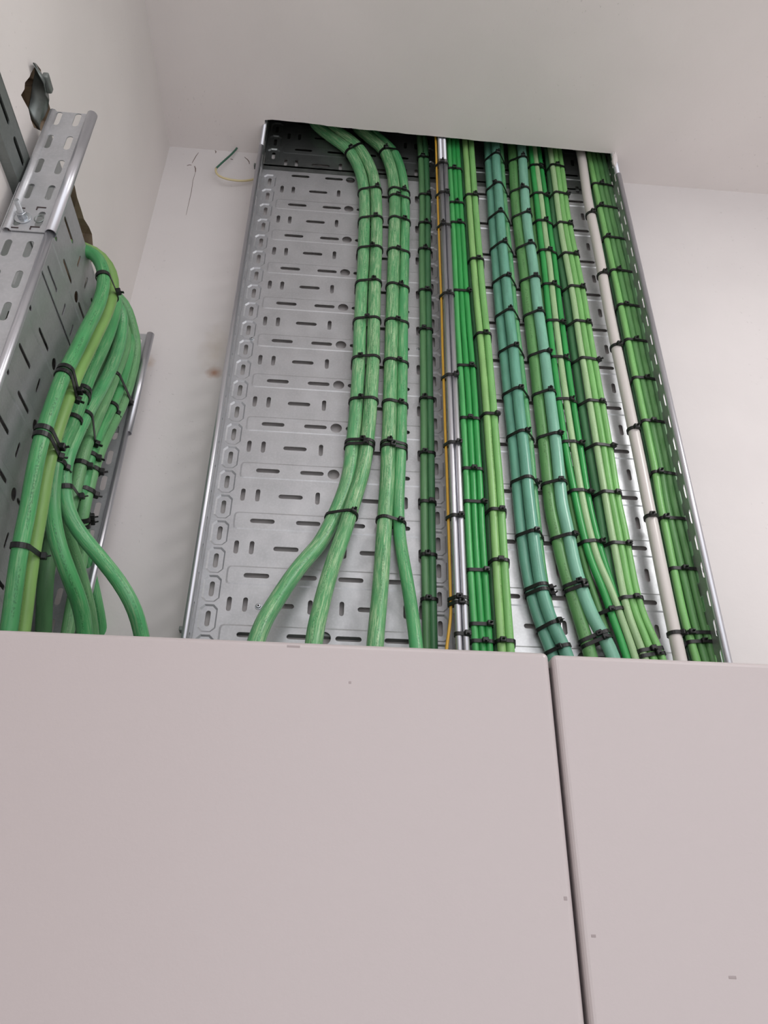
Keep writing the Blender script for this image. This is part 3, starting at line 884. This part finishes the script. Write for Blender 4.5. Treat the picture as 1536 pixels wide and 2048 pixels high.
def hull2(pts):
    pts = sorted(set((round(a, 6), round(c, 6)) for a, c in pts))
    def half(ps):
        h = []
        for p in ps:
            while len(h) > 1 and (h[-1][0] - h[-2][0]) * (p[1] - h[-2][1]) - (h[-1][1] - h[-2][1]) * (p[0] - h[-2][0]) <= 0: h.pop()
            h.append(p)
        return h
    a, c = half(pts), half(pts[::-1]); return a[:-1] + c[:-1]


def project_y(p):
    d = p - CAM; return 1024 - F * d.dot(UP) / d.dot(FW)


def tie(keys, ref, py, label, group, frac=.6, wide=1, tilt=0.0, width=.0058):
    P, r = CAB[ref]
    best = min(range(2, len(P) - 2), key=lambda i: abs(project_y(P[i] - Vector((0, r, 0))) - py))
    # refine between samples
    ya, yb = project_y(P[best - 1] - Vector((0, r, 0))), project_y(P[best + 1] - Vector((0, r, 0)))
    t_ = (py - ya) / (yb - ya) if abs(yb - ya) > 1e-6 else .5
    p = P[best - 1].lerp(P[best + 1], max(0, min(1, t_)))
    T = (P[best + 2] - P[best - 2]).normalized()
    A = Vector((1, 0, 0)) if abs(T.x) < .8 else Vector((0, 1, 0))
    if keys[0][0] == 'L': A = Vector((0, 1, 0))
    A = (A - T * A.dot(T)).normalized()
    T = (T + A * tilt).normalized(); A = (A - T * A.dot(T)).normalized()
    B = T.cross(A)
    want = Vector((1, 0, 0)) if keys[0][0] == 'L' else Vector((0, -1, 0))
    if B.dot(want) < 0: B = -B
    pts = []; cen = []
    for k in keys:
        Q, rq = CAB[k]
        j = min(range(1, len(Q) - 1), key=lambda i: abs((Q[i] - p).dot(T)) + (0 if (Q[i] - p).length < .25 else 9))
        q0, q1 = Q[j - 1], Q[j + 1]
        d0, d1 = (q0 - p).dot(T), (q1 - p).dot(T)
        qq = q0.lerp(q1, max(0, min(1, d0 / (d0 - d1)))) if abs(d0 - d1) > 1e-7 else Q[j]
        a, c = (qq - p).dot(A), (qq - p).dot(B)
        cen.append((a, c, rq))
        for i in range(20):
            t = 2 * math.pi * i / 20
            pts.append((a + (rq + .0005) * math.cos(t), c + (rq + .0005) * math.sin(t)))
    h = hull2(pts); n = len(h)
    cx = sum(a for a, _ in h) / n; cy = sum(c for _, c in h) / n
    e = empty('cable_tie', p, label, 'cable tie', group)
    for w_i in range(wide):
        off = (w_i - (wide - 1) / 2) * (width + .0028)
        vs, fs = [], []
        for (a, c) in h:
            l = math.hypot(a - cx, c - cy); ua, uc = (a - cx) / l, (c - cy) / l
            for (s_, o_) in ((-.5, 0), (.5, 0), (.5, .0019), (-.5, .0019)):
                vs.append(A * (a + ua * o_) + B * (c + uc * o_) + T * (s_ * width + off))
        for i in range(n):
            j = (i + 1) % n
            for k in range(4): fs.append((4 * i + k, 4 * i + (k + 1) % 4, 4 * j + (k + 1) % 4, 4 * j + k))
        me = mesh('strap', vs, fs); me.materials.append(M['black'])
        link('strap', me, None, e)
        # head sits on the front of the loop
        amin, amax = min(a for a, _ in h), max(a for a, _ in h)
        ta = amin + (amax - amin) * min(.96, frac + .12 * w_i)
        tc = None
        for i in range(n):
            (a0, c0), (a1, c1) = h[i], h[(i + 1) % n]
            if (a0 - ta) * (a1 - ta) <= 0 and abs(a1 - a0) > 1e-9:
                cc = c0 + (c1 - c0) * (ta - a0) / (a1 - a0)
                if tc is None or cc > tc: tc = cc; ed = (a1 - a0, c1 - c0)
        el = Vector((ed[0], ed[1])).normalized()
        nr = Vector((-el.y, el.x))
        if nr.y < 0: nr = -nr
        nA = A * nr.x + B * nr.y; tA = T.cross(nA).normalized()
        mt_ = Matrix((tA, nA.cross(tA).normalized(), nA)).transposed().to_4x4()
        mt_.translation = A * ta + B * tc + T * off
        hd = bpy.data.objects.new('tie_head', HEAD); C.objects.link(hd); hd.parent = e; hd.matrix_local = mt_
        tl = bpy.data.objects.new('tie_tail', TAIL); C.objects.link(tl); tl.parent = hd
        tl.matrix_local = Matrix.Translation((0, .001, .0045)) @ Matrix.Rotation(random.uniform(-.5, .5), 4, 'X')


ORD = ['first', 'second', 'third', 'fourth', 'fifth', 'sixth', 'seventh', 'eighth', 'ninth', 'tenth', 'eleventh', 'twelfth', 'thirteenth', 'fourteenth', 'fifteenth']
# bundle: keys, reference cable, description, tie heights in the photograph, double ones, head place, tilt
BUN = [
    (('c1', 'c2'), 'c2', 'the leftmost pair of thick scuffed cables', [288, 374, 432, 492, 559, 634, 711, 795, 883, 1024], {883: 2}, [.3, .78, .7, .6, .7, .5, .3, .4, .6, .85], 0),
    (('c3', 'c4'), 'c3', 'the second pair of thick scuffed cables', [297, 375, 389, 433, 496, 566, 637, 717, 800, 885, 1034], {885: 2}, [.3, .7, .4, .7, .45, .6, .5, .6, .7, .3, .8], 0),
    (('d1', 'd2'), 'd2', 'the dark green pair at the divider', [314, 389, 446, 498, 580, 658, 796, 905, 1003, 1109, 1198], {}, [.4, .75, .55, .5, .6, .3, .3, .3, .7, .4, .4], 0),
    (('yw', 'r1', 'r2'), 'r2', 'the yellow wire and the two rolled rails', [326, 385, 449, 587, 750, 885, 1031, 1200], {1200: 2}, [.5, .8, .4, .6, .85, .85, .8, .5], 0),
    (('r1', 'r2'), 'r2', 'the two rolled rails alone', [1268], {}, [.8], 0),
    (('e1', 'e2', 'e3', 'e4'), 'e2', 'the three slim bright green cables', [337, 405, 445, 581, 731, 836, 937, 1003, 1140, 1248, 1282], {}, [.45, .5, .6, .9, .75, .5, .55, .9, .85, .85, .6], 0),
    (('f1', 'f2', 'f3', 'f4'), 'f1', 'the lime green pair', [389, 517, 666, 827, 1018, 1119, 1281], {}, [.7, .6, .6, .8, .7, .5, .35], 0),
    (('t1', 't2', 't3'), 't1', 'the leftmost teal bundle', [306, 365, 423, 484, 551, 619, 691, 776, 861, 953, 1061, 1172, 1243, 1290], {1172: 2}, [.5, .35, .45, .5, .55, .5, .55, .55, .6, .85, .6, .9, .75, .5], 0),
    (('u1', 'u2'), 'u1', 'the green and pale teal pair', [313, 374, 424, 486, 552, 621, 702, 780, 866, 960, 1068, 1166, 1268], {1166: 2, 1268: 2}, [.7, .6, .75, .65, .7, .7, .85, .7, .85, .7, .85, .6, .6], 0),
    (('v1', 'v2', 'v3', 'v4'), 'v3', 'the four cables beside the pale teal one', [330, 386, 441, 500, 568, 641, 714, 798, 883, 980, 1081, 1216], {}, [.7, .85, .6, .6, .6, .8, .7, .7, .85, .9, .9, .4], 0),
    (('w1', 'w2', 'w3', 'w4'), 'w3', 'the lime bundle beside the white pipe', [331, 386, 446, 507, 573, 643, 717, 802, 890, 984, 1086, 1194, 1303], {1303: 2}, [.5, .9, .8, .8, .8, .8, .95, .8, .92, .8, .85, .7, .6], 0),
    (('pipe',), 'pipe', 'the white plastic pipe', [424, 545, 689, 855, 1030, 1264], {}, [.5, .5, .55, .5, .4, .85], 0),
    (('x1', 'x2', 'x3', 'x4', 'x5'), 'x2', 'the cable row against the right rail', [368, 413, 475, 541, 610, 680, 756, 842, 945, 1036, 1137, 1265, 1283], {}, [.4, .15, .15, .3, .3, .4, .5, .4, .25, .15, .4, .15, .45], 0),
]
for keys, ref, desc, ys, dbl, fr, tilt in BUN:
    for i, yv in enumerate(ys):
        k = len(keys)
        tie(keys, ref, yv, ('black cable tie round %s, %s below the ceiling' % (desc, ORD[i]) if len(ys) > 1 else 'lowest black cable tie round %s' % desc), 'cable ties round ' + desc,
            fr[i % len(fr)], dbl.get(yv, 1), tilt)
LT = [
    (('L1', 'L2'), 'L1', 545, 'black cable tie at the top of the left wall tray beside the wall hole', .7, 1),
    (('L1', 'L2'), 'L1', 738, 'doubled black cable tie round the near pair of the left wall tray, upper one', .8, 2),
    (('L1', 'L2'), 'L1', 859, 'doubled black cable tie round the near pair of the left wall tray, middle one', .8, 2),
    (('L1', 'L2'), 'L1', 1086, 'single black cable tie round the near pair, just above the cabinet', .85, 1),
    (('L3', 'L4'), 'L3', 778, 'black cable tie with a twisted head right of the upper doubled one', .9, 2),
    (('L3',), 'L3', 832, 'curved black cable tie half hidden behind the yellow green cable', .9, 1),
    (('L5', 'L6'), 'L5', 826, 'short black cable tie on the middle cables of the left wall tray', .9, 1),
    (('L6', 'L7', 'L8'), 'L7', 770, 'long slanting black cable tie reaching to the slotted rail', .97, 1),
    (('L7',), 'L7', 808, 'short black cable tie below the long slanting one', .9, 1),
    (('L3',), 'L3', 918, 'black cable tie whose head sticks up beside the yellow green cable', .8, 1),
    (('L7',), 'L7', 906, 'small black cable tie, upper of the cluster of three', .6, 1),
    (('L6',), 'L6', 922, 'small black cable tie, lower left of the cluster of three', .6, 1),
    (('L8',), 'L8', 935, 'small black cable tie, lower right of the cluster of three', .5, 1),
    (('L5', 'L6'), 'L5', 968, 'black cable tie round the right-swinging cable where it starts to bend', .8, 1),
    (('L7', 'L8'), 'L8', 978, 'slanting black cable tie next to the slotted rail, lower one', .8, 1),
    (('L7', 'L8'), 'L7', 1030, 'doubled black cable tie above the place where the cables fan out', .6, 2),
]
for keys, ref, yv, lab, fr, wd in LT:
    tie(keys, ref, yv, lab, 'cable ties on the left wall tray', fr, wd, width=.0068)

# ================================================================ EARTH WIRE LOOP ON THE BACK WALL
ew = empty('earth_wire', (0, 0, 0), 'loose green and cream earth wire looping out of the cracked ceiling joint', 'wire')
A = [at(474, 296, y=.006), at(468, 304, y=.004), at(455, 316, y=-.002), (at(442, 327, y=-.006)), at(432, 337, y=-.008)]
Bq = [at(432, 337, y=-.008), at(429, 342, y=-.008), at(430, 348, y=-.008), at(438, 354, y=-.007), at(455, 358.5, y=-.004), at(475, 361.8, y=0), at(492, 362, y=.004), at(507, 359, y=.007), at(522, 354, y=.010)]
link('green_end', tube_mesh('green_end', dense(A), .0022, 10), M['wire_green'], ew)
link('cream_loop', tube_mesh('cream_loop', dense(Bq), .0024, 10), M['wire_cream'], ew)

# white plaster blob on the right rail at the ceiling
pb = at(1230, 322, y=-.058)
bm = bmesh.new(); bmesh.ops.create_icosphere(bm, subdivisions=3, radius=1)
for v_ in bm.verts:
    k = 1 + .25 * math.sin(v_.co.x * 7 + v_.co.z * 5) * math.cos(v_.co.y * 6)
    v_.co = Vector((v_.co.x * .0058 * k + .003 * v_.co.z, v_.co.y * .005 * k, v_.co.z * .026 * k))
me = bpy.data.meshes.new('plaster_smear'); bm.to_mesh(me); bm.free()
me.polygons.foreach_set('use_smooth', [True] * len(me.polygons))
o = link('plaster_smear', me, M['ceiling'], None, pb + Vector((0, 0, .006))); tag(o, 'lump of white plaster stuck on the right rail at the ceiling', 'plaster')

# ================================================================ CABINETS
CT = -1.4215
def cabinet(x0, x1, lab, top_dz):
    e = empty('electrical_cabinet', ((x0 + x1) / 2, -.32, 0), lab, 'cabinet')
    org = e.location
    def bb(lo, hi, nm, mat, bev, seg=2):
        b = MB(); b.box(Vector(lo) - org, Vector(hi) - org)
        return b.build(nm, mat, e, bev, False, seg)
    zt = Z0 + CT + top_dz
    d = bb((x0, -.55, .12), (x1, -.528, zt), 'door', M['cab'], .0045, 4)
    bb((x0 + .002, -.5265, .10), (x0 + .02, -.09, zt - .006), 'side_panel', M['cabside'], .002)
    bb((x1 - .02, -.5265, .10), (x1 - .002, -.09, zt - .006), 'side_panel', M['cabside'], .002)
    bb((x0 + .0205, -.5265, zt - .024), (x1 - .0205, -.36, zt - .006), 'top_panel', M['cabside'], .002)
    bb((x0 + .0205, -.10, .10), (x1 - .0205, -.09, zt - .006), 'back_panel', M['cabside'], .001)
    bb((x0 + .0205, -.52, .10), (x1 - .0205, -.1005, .115), 'bottom_panel', M['cabside'], .001)
    bb((x0 + .003, -.52, 0), (x1 - .003, -.10, .0995), 'plinth', M['rubber'], .002)
    bb((x0 + .012, -.5275, .2), (x1 - .012, -.5268, zt - .02), 'door_gasket', M['rubber'], 0)
cabinet(-.3035, .2932, 'large light grey steel cabinet on the left, its flat door filling the lower picture', 0)
cabinet(.2958, .8925, 'large light grey steel cabinet on the right of the narrow gap', -.0012)
for (px_, py_, w__, h__, cab_) in ((587, 1293, .0050, .0009, 0), (1131, 1797, .0012, .0012, 0), (1187, 1872, .0016, .0009, 1), (1465, 1955, .0026, .0009, 1), (700, 1365, .001, .001, 0)):
    ob_ = bpy.data.objects['electrical_cabinet' + ('.001' if cab_ else '')]
    c_ = at(px_, py_, y=-.55) - ob_.location
    b = MB(); b.box((c_.x - w__, c_.y - .00015, c_.z - h__), (c_.x + w__, c_.y + .0003, c_.z + h__))
    b.build('scuff_mark', M['scuff'], ob_, .0002)
# small hinge pin in the gap
hp = at(1103, 1341, y=-.5395)
b = MB(); b.cyl((0, 0, -.014), (0, 0, .0), .0011, 10); b.cyl((0, 0, 0), (0, 0, .0016), .0013, 10)
o = b.build('hinge_pin', M['rubber'], bpy.data.objects['electrical_cabinet']); o.location = Vector((.2945, -.5395, hp.z)) - bpy.data.objects['electrical_cabinet'].location

# ================================================================ CEILING LAMPS (outside the picture)
for i, (lx, ly, lp) in enumerate(LAMPS):
    e = empty('ceiling_light', (lx, ly, Z0 - .02), 'square ceiling lamp %s' % ('over the right of the room' if i == 0 else 'behind the camera'), 'lamp')
    b = MB()
    b.box((-.31, -.31, -.015), (.31, -.285, .011)); b.box((-.31, .285, -.015), (.31, .31, .011))
    b.box((-.31, -.285, -.015), (-.285, .285, .011)); b.box((.285, -.285, -.015), (.31, .285, .011)); b.box((-.31, -.31, .005), (.31, .31, .011))
    b.build('lamp_frame', M['cab'], e)
